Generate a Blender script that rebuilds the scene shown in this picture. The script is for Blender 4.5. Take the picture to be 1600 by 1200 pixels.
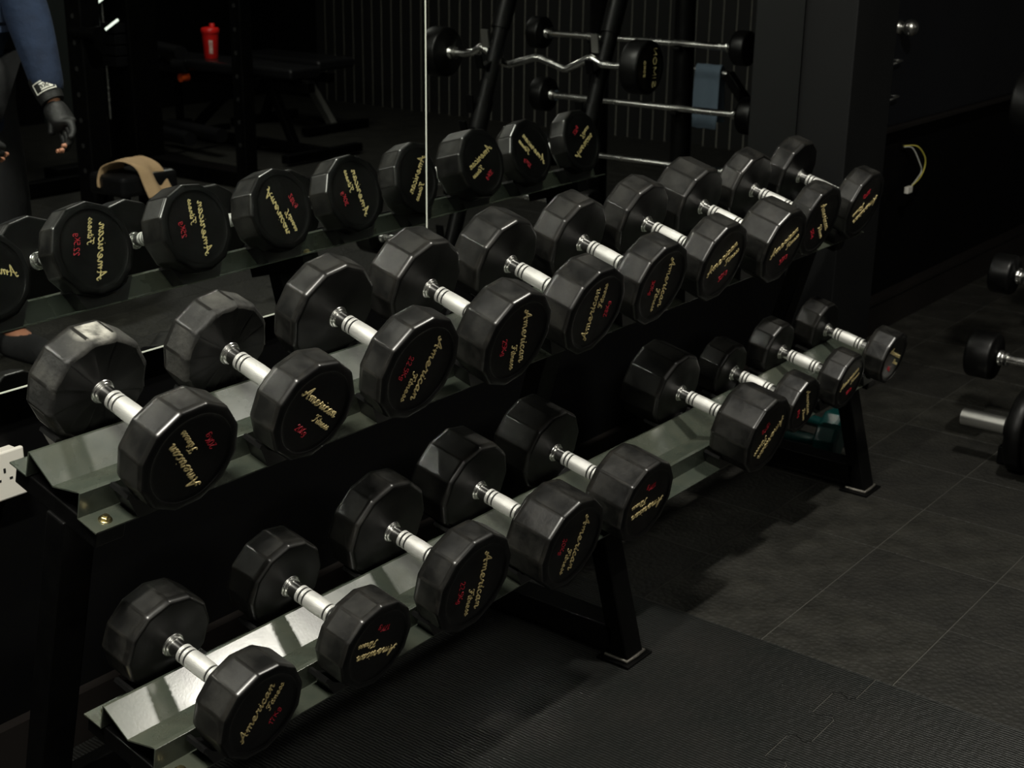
import bpy, bmesh, math, random
from mathutils import Vector, Matrix
random.seed(7)
PI = math.pi
SC = bpy.context.scene
for o in list(bpy.data.objects):
    bpy.data.objects.remove(o)
COL = SC.collection

# ---------------------------------------------------------------- camera
cam_d = bpy.data.cameras.new('camera')
cam = bpy.data.objects.new('camera', cam_d)
COL.objects.link(cam)
cam_d.sensor_width = 36.0
cam_d.lens = 2208.4826 / 1600 * 36.0
cam_d.clip_start = 0.05
Rr = Vector((0.61427721, -0.788981, 0.01313338))
Rd = Vector((-0.24805366, -0.20887369, -0.94596045))
Rf = Vector((0.74908804, 0.57782416, -0.32401597))
m3 = Matrix((Rr, -Rd, -Rf)).transposed()
cam.matrix_world = Matrix.Translation((0, 0, 1.5)) @ m3.to_4x4()
cam_d.dof.use_dof = True
cam_d.dof.focus_distance = 2.35
cam_d.dof.aperture_fstop = 9.0
SC.camera = cam

# ---------------------------------------------------------------- world, lights, exposure
w = bpy.data.worlds.new('world'); SC.world = w
w.use_nodes = True
w.node_tree.nodes['Background'].inputs[0].default_value = (0.75, 0.85, 1.0, 1)
w.node_tree.nodes['Background'].inputs[1].default_value = 0.004
SC.view_settings.view_transform = 'Standard'
SC.view_settings.look = 'None'
SC.view_settings.exposure = 0.0
SC.view_settings.gamma = 1.0
SC.view_settings.use_curve_mapping = False
CEIL = 2.75
# ceiling LED fittings and one added fill lamp: x, y, length along x, width, watts
LAMPS = [(0.25, 0.90, 0.60, 0.07, 74.0),
         (2.85, 0.74, 0.22, 0.06, 36.0),
         (0.70, -1.50, 0.90, 0.12, 20.0),  # unseen fill lamp, added to brighten the lettering on the front faces
         (5.6, -2.2, 0.9, 0.10, 15.0)]
for (lx, ly, ll, lw_, pw) in LAMPS:
    ld = bpy.data.lights.new('led_light', 'AREA'); ld.shape = 'RECTANGLE'
    ld.size = ll; ld.size_y = lw_; ld.energy = pw; ld.color = (1.0, 0.965, 0.86)
    lo = bpy.data.objects.new('led_light', ld); COL.objects.link(lo)
    lo.location = (lx, ly, CEIL - 0.062)

# ---------------------------------------------------------------- helpers
def tag(o, label=None, cat=None, group=None, kind=None):
    if label: o['label'] = label
    if cat: o['category'] = cat
    if group: o['group'] = group
    if kind: o['kind'] = kind
    return o

def mesh_of(name, verts, faces, mat=None, smooth=False):
    me = bpy.data.meshes.new(name)
    me.from_pydata([tuple(v) for v in verts], [], faces)
    if mat: me.materials.append(mat)
    if smooth:
        for p in me.polygons: p.use_smooth = True
    me.update()
    return me

def link(name, me, parent=None, mat4=None):
    o = bpy.data.objects.new(name, me)
    COL.objects.link(o)
    if parent: o.parent = parent
    if mat4 is not None: o.matrix_basis = mat4
    return o

def empty(name, loc=(0, 0, 0), rz=0.0, mat4=None):
    o = bpy.data.objects.new(name, None)
    o.empty_display_size = 0.05
    COL.objects.link(o)
    if mat4 is not None: o.matrix_world = mat4
    else:
        o.location = loc; o.rotation_euler = (0, 0, rz)
    return o

class MB:
    def __init__(s): s.v = []; s.f = []; s.sm = []
    def add(s, vs, fs, smooth=False):
        b = len(s.v); s.v += [Vector(v) for v in vs]
        for f in fs: s.f.append(tuple(i + b for i in f)); s.sm.append(smooth)
        return s
    def box(s, a, b, M=None):
        x0, y0, z0 = a; x1, y1, z1 = b
        vs = [Vector(p) for p in ((x0,y0,z0),(x1,y0,z0),(x1,y1,z0),(x0,y1,z0),(x0,y0,z1),(x1,y0,z1),(x1,y1,z1),(x0,y1,z1))]
        if M is not None: vs = [M @ v for v in vs]
        return s.add(vs, [(0,3,2,1),(4,5,6,7),(0,1,5,4),(1,2,6,5),(2,3,7,6),(3,0,4,7)])
    def bar(s, p, q, wd, hg, up=(0, 0, 1)):
        p = Vector(p); q = Vector(q); d = (q - p); L = d.length; d.normalize()
        sx = d.cross(Vector(up)).normalized(); sz = sx.cross(d).normalized()
        M = Matrix((sx, d, sz)).transposed().to_4x4(); M.translation = p
        return s.box((-wd/2, 0, -hg/2), (wd/2, L, hg/2), M)
    def lathe(s, prof, n=20, M=None, cap=True, smooth=True, sharp=False):
        if sharp:
            for i in range(len(prof)-1): s.lathe([prof[i], prof[i+1]], n, M, False, True)
            for idx, z in ((0, 0), (-1, 1)):
                ring = [Vector((prof[idx][0]*math.cos(2*PI*k/n), prof[idx][0]*math.sin(2*PI*k/n), prof[idx][1])) for k in range(n)]
                if M is not None: ring = [M @ v for v in ring]
                if cap: s.add(ring, [tuple(range(n)) if z else tuple(range(n))[::-1]])
            return s
        # profile of (radius, along z)
        vs = []; fs = []
        for (r, z) in prof:
            for k in range(n):
                a = 2*PI*k/n; vs.append(Vector((r*math.cos(a), r*math.sin(a), z)))
        for i in range(len(prof)-1):
            for k in range(n):
                k2 = (k+1) % n
                fs.append((i*n+k, i*n+k2, (i+1)*n+k2, (i+1)*n+k))
        if M is not None: vs = [M @ v for v in vs]
        s.add(vs, fs, smooth)
        if cap:
            for idx, rev in ((0, True), (len(prof)-1, False)):
                ring = vs[idx*n:(idx+1)*n]
                f = tuple(range(n)); f = f[::-1] if rev else f
                s.add(ring, [f])
        return s
    def tube(s, pts, r, n=8, closed=False, cap=True, rr=None):
        pts = [Vector(p) for p in pts]; N = len(pts)
        vs = []; fs = []
        t0 = (pts[1]-pts[0]).normalized()
        ref = Vector((0, 0, 1)) if abs(t0.z) < 0.9 else Vector((1, 0, 0))
        u = t0.cross(ref).normalized()
        for i, p in enumerate(pts):
            t = (pts[min(i+1, N-1)] - pts[max(i-1, 0)]).normalized()
            u = (u - t*u.dot(t)).normalized(); v = t.cross(u)
            R_ = rr[i] if rr else r
            for k in range(n):
                a = 2*PI*k/n; vs.append(p + (u*math.cos(a) + v*math.sin(a))*R_)
        for i in range(N-1):
            for k in range(n):
                k2 = (k+1) % n
                fs.append((i*n+k, i*n+k2, (i+1)*n+k2, (i+1)*n+k))
        s.add(vs, fs, True)
        if cap:
            s.add(vs[:n], [tuple(range(n))[::-1]]); s.add(vs[-n:], [tuple(range(n))])
        return s
    def cyl(s, p, q, r, n=16, r2=None):
        p = Vector(p); q = Vector(q)
        return s.tube([p, q], r, n, rr=[r, r2 if r2 is not None else r])
    def mesh(s, name, mat):
        me = bpy.data.meshes.new(name); me.from_pydata([tuple(v) for v in s.v], [], s.f)
        me.materials.append(mat)
        for p, k in zip(me.polygons, s.sm): p.use_smooth = k
        me.update(); return me
    def build(s, name, mat, parent=None, bevel=0, M=None, seg=2):
        o = link(name, s.mesh(name, mat), parent, M)
        if bevel:
            b = o.modifiers.new('bevel', 'BEVEL'); b.width = bevel; b.segments = seg; b.limit_method = 'ANGLE'
            b.angle_limit = math.radians(40)
        return o

def catmull(pts, sub=4):
    if len(pts) < 3: return [Vector(p) for p in pts]
    P = [Vector(p) for p in pts]; P = [P[0]*2-P[1]] + P + [P[-1]*2-P[-2]]
    out = []
    for i in range(1, len(P)-2):
        for k in range(sub):
            t = k/sub
            a, b, c, d = P[i-1], P[i], P[i+1], P[i+2]
            out.append(0.5*((2*b) + (c-a)*t + (2*a-5*b+4*c-d)*t*t + (3*b-a-3*c+d)*t**3))
    out.append(P[-2]); return out

# ---------------------------------------------------------------- materials
def mat(name, color, rough=0.5, metal=0.0, spec=0.5, bump=None, var=None, rvar=None, coords='Object'):
    m = bpy.data.materials.new(name); m.use_nodes = True
    nt = m.node_tree; b = nt.nodes['Principled BSDF']
    b.inputs['Base Color'].default_value = (*color, 1)
    b.inputs['Roughness'].default_value = rough
    b.inputs['Metallic'].default_value = metal
    b.inputs['Specular IOR Level'].default_value = spec
    tc = nt.nodes.new('ShaderNodeTexCoord')
    if var:      # (scale, other colour, low, high)
        n = nt.nodes.new('ShaderNodeTexNoise'); n.inputs['Scale'].default_value = var[0]; n.inputs['Detail'].default_value = 6
        n.inputs['Roughness'].default_value = 0.65
        nt.links.new(tc.outputs[coords], n.inputs['Vector'])
        r = nt.nodes.new('ShaderNodeValToRGB')
        r.color_ramp.elements[0].position = var[2]; r.color_ramp.elements[1].position = var[3]
        r.color_ramp.elements[0].color = (*color, 1); r.color_ramp.elements[1].color = (*var[1], 1)
        nt.links.new(n.outputs['Fac'], r.inputs['Fac']); nt.links.new(r.outputs['Color'], b.inputs['Base Color'])
    if rvar:     # (scale, low rough, high rough)
        n2 = nt.nodes.new('ShaderNodeTexNoise'); n2.inputs['Scale'].default_value = rvar[0]; n2.inputs['Detail'].default_value = 5
        nt.links.new(tc.outputs[coords], n2.inputs['Vector'])
        mr = nt.nodes.new('ShaderNodeMapRange')
        mr.inputs['From Min'].default_value = 0.3; mr.inputs['From Max'].default_value = 0.7
        mr.inputs['To Min'].default_value = rvar[1]; mr.inputs['To Max'].default_value = rvar[2]
        nt.links.new(n2.outputs['Fac'], mr.inputs['Value']); nt.links.new(mr.outputs['Result'], b.inputs['Roughness'])
    if bump:     # (kind, scale, strength, distance)
        if bump[0] == 'noise':
            t = nt.nodes.new('ShaderNodeTexNoise'); t.inputs['Scale'].default_value = bump[1]; t.inputs['Detail'].default_value = 4
            out = t.outputs['Fac']
        elif bump[0] == 'voronoi':
            t = nt.nodes.new('ShaderNodeTexVoronoi'); t.inputs['Scale'].default_value = bump[1]; out = t.outputs['Distance']
        else:
            t = nt.nodes.new('ShaderNodeTexWave'); t.inputs['Scale'].default_value = bump[1]
            t.inputs['Distortion'].default_value = 2.5; t.inputs['Detail'].default_value = 2; t.inputs['Detail Scale'].default_value = 1.4
            t.bands_direction = bump[0]; out = t.outputs['Fac']
        nt.links.new(tc.outputs[coords], t.inputs['Vector'])
        bp = nt.nodes.new('ShaderNodeBump'); bp.inputs['Strength'].default_value = bump[2]; bp.inputs['Distance'].default_value = bump[3]
        nt.links.new(out, bp.inputs['Height']); nt.links.new(bp.outputs['Normal'], b.inputs['Normal'])
    return m

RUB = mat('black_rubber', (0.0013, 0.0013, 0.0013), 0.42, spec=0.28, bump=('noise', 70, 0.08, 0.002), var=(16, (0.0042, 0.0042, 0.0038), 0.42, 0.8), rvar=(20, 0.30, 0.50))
RUBS = mat('scuffed_lit_rubber', (0.0045, 0.0045, 0.0043), 0.38, spec=0.5, bump=('noise', 60, 0.16, 0.003), var=(17, (0.030, 0.029, 0.025), 0.42, 0.78), rvar=(20, 0.30, 0.52))  # scuffs plus painted light: side facets paler than the shaded flat faces
RUBE = mat('worn_edge_highlight', (0.009, 0.0088, 0.008), 0.30, spec=0.6, var=(30, (0.030, 0.028, 0.024), 0.45, 0.75))  # edge wear with the highlight along the edges painted in
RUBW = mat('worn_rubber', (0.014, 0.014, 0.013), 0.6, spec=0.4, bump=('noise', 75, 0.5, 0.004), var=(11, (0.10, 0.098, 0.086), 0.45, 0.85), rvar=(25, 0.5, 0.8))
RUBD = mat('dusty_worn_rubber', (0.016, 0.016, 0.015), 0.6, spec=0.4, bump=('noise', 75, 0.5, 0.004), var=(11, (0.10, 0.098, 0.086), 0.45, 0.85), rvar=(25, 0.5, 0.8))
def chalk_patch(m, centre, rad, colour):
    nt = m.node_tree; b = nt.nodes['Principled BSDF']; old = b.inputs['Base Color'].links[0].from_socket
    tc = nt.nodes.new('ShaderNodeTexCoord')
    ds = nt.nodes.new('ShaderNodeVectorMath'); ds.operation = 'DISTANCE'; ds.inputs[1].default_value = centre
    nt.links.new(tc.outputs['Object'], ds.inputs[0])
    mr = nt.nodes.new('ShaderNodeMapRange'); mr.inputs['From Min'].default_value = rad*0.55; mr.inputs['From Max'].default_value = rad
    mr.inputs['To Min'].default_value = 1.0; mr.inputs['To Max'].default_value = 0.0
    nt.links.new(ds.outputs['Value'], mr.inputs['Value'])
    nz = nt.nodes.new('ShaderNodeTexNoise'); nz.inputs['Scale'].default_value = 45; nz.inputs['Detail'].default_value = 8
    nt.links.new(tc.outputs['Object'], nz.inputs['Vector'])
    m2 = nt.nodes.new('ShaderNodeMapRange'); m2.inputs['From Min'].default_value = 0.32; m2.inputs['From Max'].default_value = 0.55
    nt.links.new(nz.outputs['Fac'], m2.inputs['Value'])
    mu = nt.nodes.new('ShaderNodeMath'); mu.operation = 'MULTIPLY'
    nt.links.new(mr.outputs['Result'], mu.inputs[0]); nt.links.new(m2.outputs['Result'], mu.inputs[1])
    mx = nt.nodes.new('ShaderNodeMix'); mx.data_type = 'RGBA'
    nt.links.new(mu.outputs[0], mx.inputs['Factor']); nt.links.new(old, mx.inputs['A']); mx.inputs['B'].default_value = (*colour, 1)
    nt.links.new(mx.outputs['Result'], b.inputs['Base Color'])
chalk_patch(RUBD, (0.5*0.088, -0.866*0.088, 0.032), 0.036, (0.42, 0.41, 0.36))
CHR = mat('chrome', (0.86, 0.86, 0.83), 0.2, 1.0, rvar=(30, 0.16, 0.30))
KNU = mat('knurled_chrome', (0.92, 0.92, 0.88), 0.50, 0.75, bump=('voronoi', 900, 0.55, 0.0006))
GROOVE = mat('dark_groove', (0.012, 0.012, 0.012), 0.6, 0.0)
GOLD = mat('gold_paint', (0.95, 0.78, 0.38), 0.36, 0.25)
RED = mat('red_paint', (0.55, 0.02, 0.04), 0.45)
SHELF = mat('shelf_steel', (0.046, 0.056, 0.044), 0.28, 0.0, spec=0.8, bump=('noise', 260, 0.05, 0.001), var=(9, (0.076, 0.081, 0.060), 0.42, 0.75), rvar=(14, 0.20, 0.34))
BLKST = mat('black_steel', (0.002, 0.002, 0.002), 0.46, spec=0.15, bump=('noise', 200, 0.08, 0.001), rvar=(30, 0.34, 0.5))
PLAST = mat('black_plastic', (0.006, 0.006, 0.006), 0.36, spec=0.5, bump=('noise', 150, 0.1, 0.001))
BRASS = mat('yellow_zinc', (0.75, 0.66, 0.36), 0.28, 1.0)
WELD = mat('bare_weld', (0.16, 0.15, 0.13), 0.5, 0.6, bump=('noise', 200, 0.6, 0.003))
WALLM = mat('black_wall_paint', (0.0014, 0.0015, 0.0016), 0.6, spec=0.12, bump=('noise', 60, 0.08, 0.002), var=(3, (0.0022, 0.0022, 0.0024), 0.4, 0.8))
COLM = mat('charcoal_wall_paint', (0.0048, 0.0052, 0.0054), 0.6, spec=0.3, bump=('noise', 40, 0.08, 0.002))
PANELM = mat('black_gloss_panel', (0.010, 0.011, 0.014), 0.22)
TILE = mat('rubber_tile', (0.0155, 0.0152, 0.013), 0.52, spec=0.35, bump=('voronoi', 85, 0.6, 0.004), var=(11, (0.033, 0.0317, 0.026), 0.35, 0.75), rvar=(12, 0.45, 0.65), coords='Object')
TILE2 = mat('rubber_tile_darker', (0.013, 0.0127, 0.0112), 0.55, spec=0.35, bump=('voronoi', 85, 0.6, 0.004), var=(9, (0.027, 0.026, 0.022), 0.35, 0.75), coords='Object')
MAT_ = mat('ribbed_rubber_mat', (0.0078, 0.0090, 0.0081), 0.48, spec=0.35, bump=('X', 42, 0.45, 0.003), var=(5, (0.0148, 0.0141, 0.0127), 0.35, 0.75), coords='Object')
GROUT = mat('dusty_joint', (0.085, 0.082, 0.072), 0.8)
FLOORM = mat('screed', (0.10, 0.10, 0.09), 0.85)
MIRR = mat('mirror_silver', (0.80, 0.84, 0.81), 0.0, 1.0)
GEDGE = mat('glass_edge_glint', (0.80, 0.84, 0.74), 0.25)  # pale colour stands in for light caught along the glass edge
SLATM = mat('black_slat', (0.010, 0.010, 0.010), 0.5)
FELT = mat('grey_felt', (0.45, 0.44, 0.38), 0.9)
WHITE = mat('white_plastic', (0.82, 0.80, 0.72), 0.35)
DARKH = mat('socket_hole', (0.01, 0.01, 0.01), 0.7)
TEAL = mat('teal_vinyl', (0.002, 0.036, 0.034), 0.28)
REDP = mat('red_translucent_plastic', (0.75, 0.018, 0.015), 0.3)
ORANGE = mat('orange_knob', (0.75, 0.10, 0.02), 0.4)
BLUEC = mat('blue_cotton', (0.010, 0.022, 0.056), 0.9, bump=('noise', 30, 0.5, 0.01), var=(12, (0.005, 0.012, 0.034), 0.4, 0.7))
BLACKC = mat('black_cloth', (0.008, 0.008, 0.009), 0.85, bump=('noise', 30, 0.4, 0.008))
GLOVE = mat('black_glove', (0.010, 0.010, 0.010), 0.6, bump=('noise', 80, 0.4, 0.004))
SKIN = mat('skin', (0.50, 0.22, 0.13), 0.5)
HAIR = mat('dark_hair', (0.012, 0.010, 0.009), 0.6, bump=('noise', 120, 0.6, 0.004))
SAND = mat('sand_towel', (0.62, 0.42, 0.24), 0.95, bump=('noise', 160, 0.5, 0.004))
BLUET = mat('grey_blue_towel', (0.105, 0.145, 0.19), 0.95, bump=('noise', 160, 0.5, 0.004))
VINYL = mat('black_vinyl', (0.010, 0.010, 0.011), 0.28, bump=('noise', 90, 0.15, 0.002))
YEL = mat('yellow_cable', (0.62, 0.55, 0.10), 0.5)
GRYC = mat('white_cable', (0.65, 0.65, 0.58), 0.5)
CEILM = mat('ceiling_paint', (0.02, 0.02, 0.02), 0.8)
LEDM = bpy.data.materials.new('lit_led'); LEDM.use_nodes = True
_b = LEDM.node_tree.nodes['Principled BSDF']; _b.inputs['Emission Color'].default_value = (1, 0.96, 0.86, 1); _b.inputs['Emission Strength'].default_value = 9.0
STREAKM = bpy.data.materials.new('reflection_streak_glow'); STREAKM.use_nodes = True  # emission stands in for light streaks reflected from ceiling tubes
_b = STREAKM.node_tree.nodes['Principled BSDF']; _b.inputs['Emission Color'].default_value = (0.9, 1.0, 0.86, 1); _b.inputs['Emission Strength'].default_value = 1.1
KNOBM = mat('steel_knob', (0.85, 0.85, 0.8), 0.32, 1.0)

# ---------------------------------------------------------------- room shell
X0, X1 = -1.2, 8.1
Y0, YW = -4.45, 2.045
def slab(name, a, b, m, parent=None):
    o = MB().box(a, b).build(name, m, parent); tag(o, kind='structure') if parent is None else None
    return o
floor = slab('floor', (X0, Y0, -0.12), (X1, YW, -0.0023), GROUT)
floor['label'] = 'black rubber gym flooring of square tiles and jigsaw mats'
slab('ceiling', (X0, Y0, CEIL), (X1, YW, CEIL + 0.1), CEILM)
slab('wall_back', (X0, YW, -0.12), (X1, YW + 0.12, CEIL), WALLM)
slab('wall_front', (X0, Y0 - 0.12, -0.12), (X1, Y0, CEIL), WALLM)
slab('wall_left', (X0 - 0.12, Y0, -0.12), (X0, YW, CEIL), WALLM)
wr = slab('wall_right', (X1, Y0, -0.12), (X1 + 0.12, YW, CEIL), FELT)
wr['label'] = 'far end wall clad in narrow black vertical slats'
# slats on the far end wall
sl = MB().box((-0.008, -0.0435, 0.0), (0.0, 0.0435, CEIL - 0.02)).mesh('slat', SLATM)
y = -3.925
k = 0
fl = MB().box((X1-0.02, Y0, -0.004), (X1+0.0, -3.975, CEIL)).build('black_boarding', WALLM, wr)
fl['label'] = 'plain black boarding'
while y < YW - 0.05:
    o = link('slat', sl, wr); o.location = (X1, y, 0.0); y += 0.0965; k += 1
# column beside the mirror
colm = MB().box((4.100, 1.868, -0.004), (4.405, YW - 0.001, CEIL)).build('trim_1', COLM, None, bevel=0.004)
tag(colm, 'charcoal painted square column at the right end of the mirror', kind='structure')
GRNM = mat('dark_green_paint', (0.030, 0.036, 0.034), 0.6)
gp = MB().box((5.90, Y0 + 0.001, 0.0), (6.16, Y0 + 0.05, CEIL)).build('trim_3', GRNM, None, bevel=0.004)
tag(gp, 'narrow dark green pilaster on the wall behind the power rack, seen in the mirror', kind='structure')
# baseboard and right-hand wall joinery
BASEM = mat('skirting_paint', (0.012, 0.010, 0.009), 0.4)
bb = MB().box((4.410, 2.003, -0.004), (X1 - 0.03, YW - 0.001, 0.118)).box((4.410, 1.997, 0.118), (X1 - 0.03, YW - 0.001, 0.130)).build('baseboard_right', BASEM, None)
tag(bb, kind='structure')
bb2 = MB().box((X0, 2.020, -0.004), (4.095, YW - 0.001, 0.10)).build('baseboard_left', BASEM, None)
tag(bb2, kind='structure')
tr = MB().box((4.55, 2.006, 0.741), (X1 - 0.03, YW - 0.001, 0.758)).build('trim_2', BASEM, None, bevel=0.003)
tag(tr, 'thin black ledge along the wall right of the column', kind='structure')
pn = MB().box((4.56, 2.028, 0.760), (7.9, YW - 0.001, 2.3)).build('cabinet_door', PANELM, None)
tag(pn, 'black gloss door panel with a round steel knob, right of the column', 'door')

# ---------------------------------------------------------------- floor tiles (square, right of x=2.475)
TX, TY, TS = 2.475, 1.2225, 0.300
tm = [MB().box((0.0009, 0.0009, -0.014), (TS*0.985-0.0009, TS-0.0009, 0.0)) for _ in range(1)][0]
bmt = bmesh.new()
def tile_mesh(name, m, w_, h_):
    bm = bmesh.new(); r = bmesh.ops.create_cube(bm, size=1.0)
    for v in bm.verts:
        v.co.x = (v.co.x+0.5)*(w_-0.0022)+0.0011; v.co.y = (v.co.y+0.5)*(h_-0.0022)+0.0011; v.co.z = (v.co.z-0.5)*0.0021
    top = [e for e in bm.edges if all(v.co.z > -0.001 for v in e.verts)]
    bmesh.ops.bevel(bm, geom=top, offset=0.0010, segments=1, affect='EDGES')
    me = bpy.data.meshes.new(name); bm.to_mesh(me); bm.free(); me.materials.append(m); return me
TW = 0.295
tms = [tile_mesh('rubber_tile', TILE, TW, TS), tile_mesh('rubber_tile', TILE2, TW, TS)]
cells = []
for i in range(0, 19):
    for j in range(-19, 3):
        x = TX + i*TW; yy = TY + j*TS
        if x + TW > X1 + 0.02: continue
        if yy + TS > YW + 0.1 or yy < Y0 - 0.1: continue
        cx, cy = x + TW/2, yy + TS/2
        if 3.75 < cx < 4.12 and cy > 1.9: pass
        d1 = math.hypot(cx, cy); az = math.atan2(cy, cx)
        seen = math.radians(14) < az
        d2 = math.hypot(cx, 4 - cy)
        cells.append((d1 if seen else d2 + 1.0, x, yy))
cells.sort()
for k, (d, x, yy) in enumerate(cells[:290]):
    o = link('rubber_tile', tms[random.random() < 0.35], floor); o.location = (x, yy, random.uniform(-0.0006, 0.0))
rest = MB()
for (d, x, yy) in cells[290:]:
    rest.box((x+0.0011, yy+0.0011, -0.0021), (x+TW-0.0011, yy+TS-0.0011, 0.0))
tag(rest.build('rubber_tiles_far', TILE2, floor), kind='stuff')

# jigsaw mats left of the tiles
def jig_edge(xa, xb, y0):
    """dovetail edge from xa to xb (xa<xb) around y0; tooth geometry read off the floor"""
    pts = [(xa, y0)]
    x = xb - 0.005
    cyc = []
    while x - 0.20 > xa + 0.03:
        cyc.append(x)
        x -= 0.195
    out = []
    for x in cyc:
        out += [(x-0.086, y0), (x-0.100, y0+0.010), (x-0.086, y0+0.034), (x-0.096, y0+0.046), (x-0.184, y0+0.046), (x-0.193, y0+0.036), (x-0.176, y0+0.010), (x-0.188, y0)]
    out = sorted(set(out), key=lambda p: 0) if False else out
    return [(xb, y0)] + out + [(xa, y0)]
def mat_piece(x0, x1, ya, yb, top_jig, bot_jig):
    g = 0.0013
    low = jig_edge(x0+g, x1-g, ya) if bot_jig else [(x1-g, ya+g), (x0+g, ya+g)]
    up = jig_edge(x0+g, x1-g, yb) if top_jig else [(x1-g, yb-g), (x0+g, yb-g)]
    if bot_jig: low = [(a, b+g) for a, b in low]
    if top_jig: up = [(a, b-g) for a, b in up]
    loop = low[::-1] + up
    bm = bmesh.new()
    vs = [bm.verts.new((a, b, -0.0021)) for a, b in loop]
    f = bm.faces.new(vs)
    r = bmesh.ops.extrude_face_region(bm, geom=[f])
    vv = [e for e in r['geom'] if isinstance(e, bmesh.types.BMVert)]
    bmesh.ops.translate(bm, verts=vv, vec=(0, 0, 0.0021))
    bmesh.ops.recalc_face_normals(bm, faces=bm.faces)
    bmesh.ops.triangulate(bm, faces=[f_ for f_ in bm.faces if len(f_.verts) > 4])
    me = bpy.data.meshes.new('rubber_mat'); bm.to_mesh(me); bm.free(); me.materials.append(MAT_)
    link('rubber_mat', me, floor)
for (x0, x1) in ((1.475, 2.475), (0.475, 1.475), (-0.525, 0.475), (-1.2, -0.525)):
    mat_piece(x0, x1, 0.958, 2.02, False, True)
    mat_piece(x0, x1, -0.042, 0.958, True, True)
    mat_piece(x0, x1, -1.042, -0.042, True, True)
    mat_piece(x0, x1, -2.042, -1.042, True, True)
    mat_piece(x0, x1, Y0, -2.042, True, False)

# ---------------------------------------------------------------- wall mirror, two panes
def pane(label, M_, b, g, u0, u1, z0, z1, edge_u):
    n = Vector((math.sin(b), math.cos(b)*math.cos(g), math.sin(g))).normalized()
    v = (Vector((0, 0, 1)) - n*n.z).normalized(); u = v.cross(n) * -1
    if u.x < 0: u = -u
    # local axes: x=u, y=n (into the wall), z=v
    B = Matrix((u, n, v)).transposed().to_4x4(); B.translation = Vector((2.2915, M_, 1.0))
    root = empty('wall_mirror', mat4=B)
    tag(root, label, 'mirror', 'mirror panes behind the dumbbell rack')
    g_ = MB().box((u0, 0.0, z0-1.0), (u1, 0.005, z1-1.0)).build('mirror_glass', MIRR, root)
    if edge_u is not None: e = MB().box((edge_u-0.0012, -0.0012, z0-1.0), (edge_u+0.0012, 0.006, z1-1.0)).build('polished_edge', GEDGE, root)
    if edge_u is not None: e['label'] = 'polished glass edge with its glint painted pale'
    e2 = MB().box((u0, -0.0012, z0-1.0022), (u1, 0.006, z0-1.0)).build('bottom_edge', GEDGE, root)
    return root
pane('left wall mirror pane, reflecting the slatted wall and the red shaker', 2.008, math.radians(-0.61), math.radians(0.0), -3.1, -0.0030, 0.725, 2.35, -0.0018)
pane('right wall mirror pane beside the charcoal column, reflecting the barbell rack', 2.020, math.radians(-0.61), math.radians(0.0), 0.0022, 1.800, 0.725, 2.35, None)

# ---------------------------------------------------------------- wall socket
sk = empty('wall_socket', (1.257, YW, 0.573))
tag(sk, 'white double wall socket behind the left end of the rack', 'socket')
o = MB().box((-0.146, -0.034, -0.043), (0, -0.0245, 0.043)).build('face_plate', WHITE, sk, bevel=0.003)
MB().box((-0.140, -0.0245, -0.038), (-0.006, 0.0, 0.038)).build('back_box', WHITE, sk)
hol = MB()
for cx in (-0.040, -0.110):
    hol.box((cx-0.002, -0.0346, 0.006), (cx+0.002, -0.0335, 0.014))
    hol.box((cx-0.014, -0.0346, -0.008), (cx-0.008, -0.0335, -0.004))
    hol.box((cx+0.008, -0.0346, -0.008), (cx+0.014, -0.0335, -0.004))
tag(hol.build('pin_holes', DARKH, sk), kind='stuff')
MB().box((-0.066, -0.0365, 0.016), (-0.056, -0.0335, 0.032)).build('rocker_switch', WHITE, sk, bevel=0.001)

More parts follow.
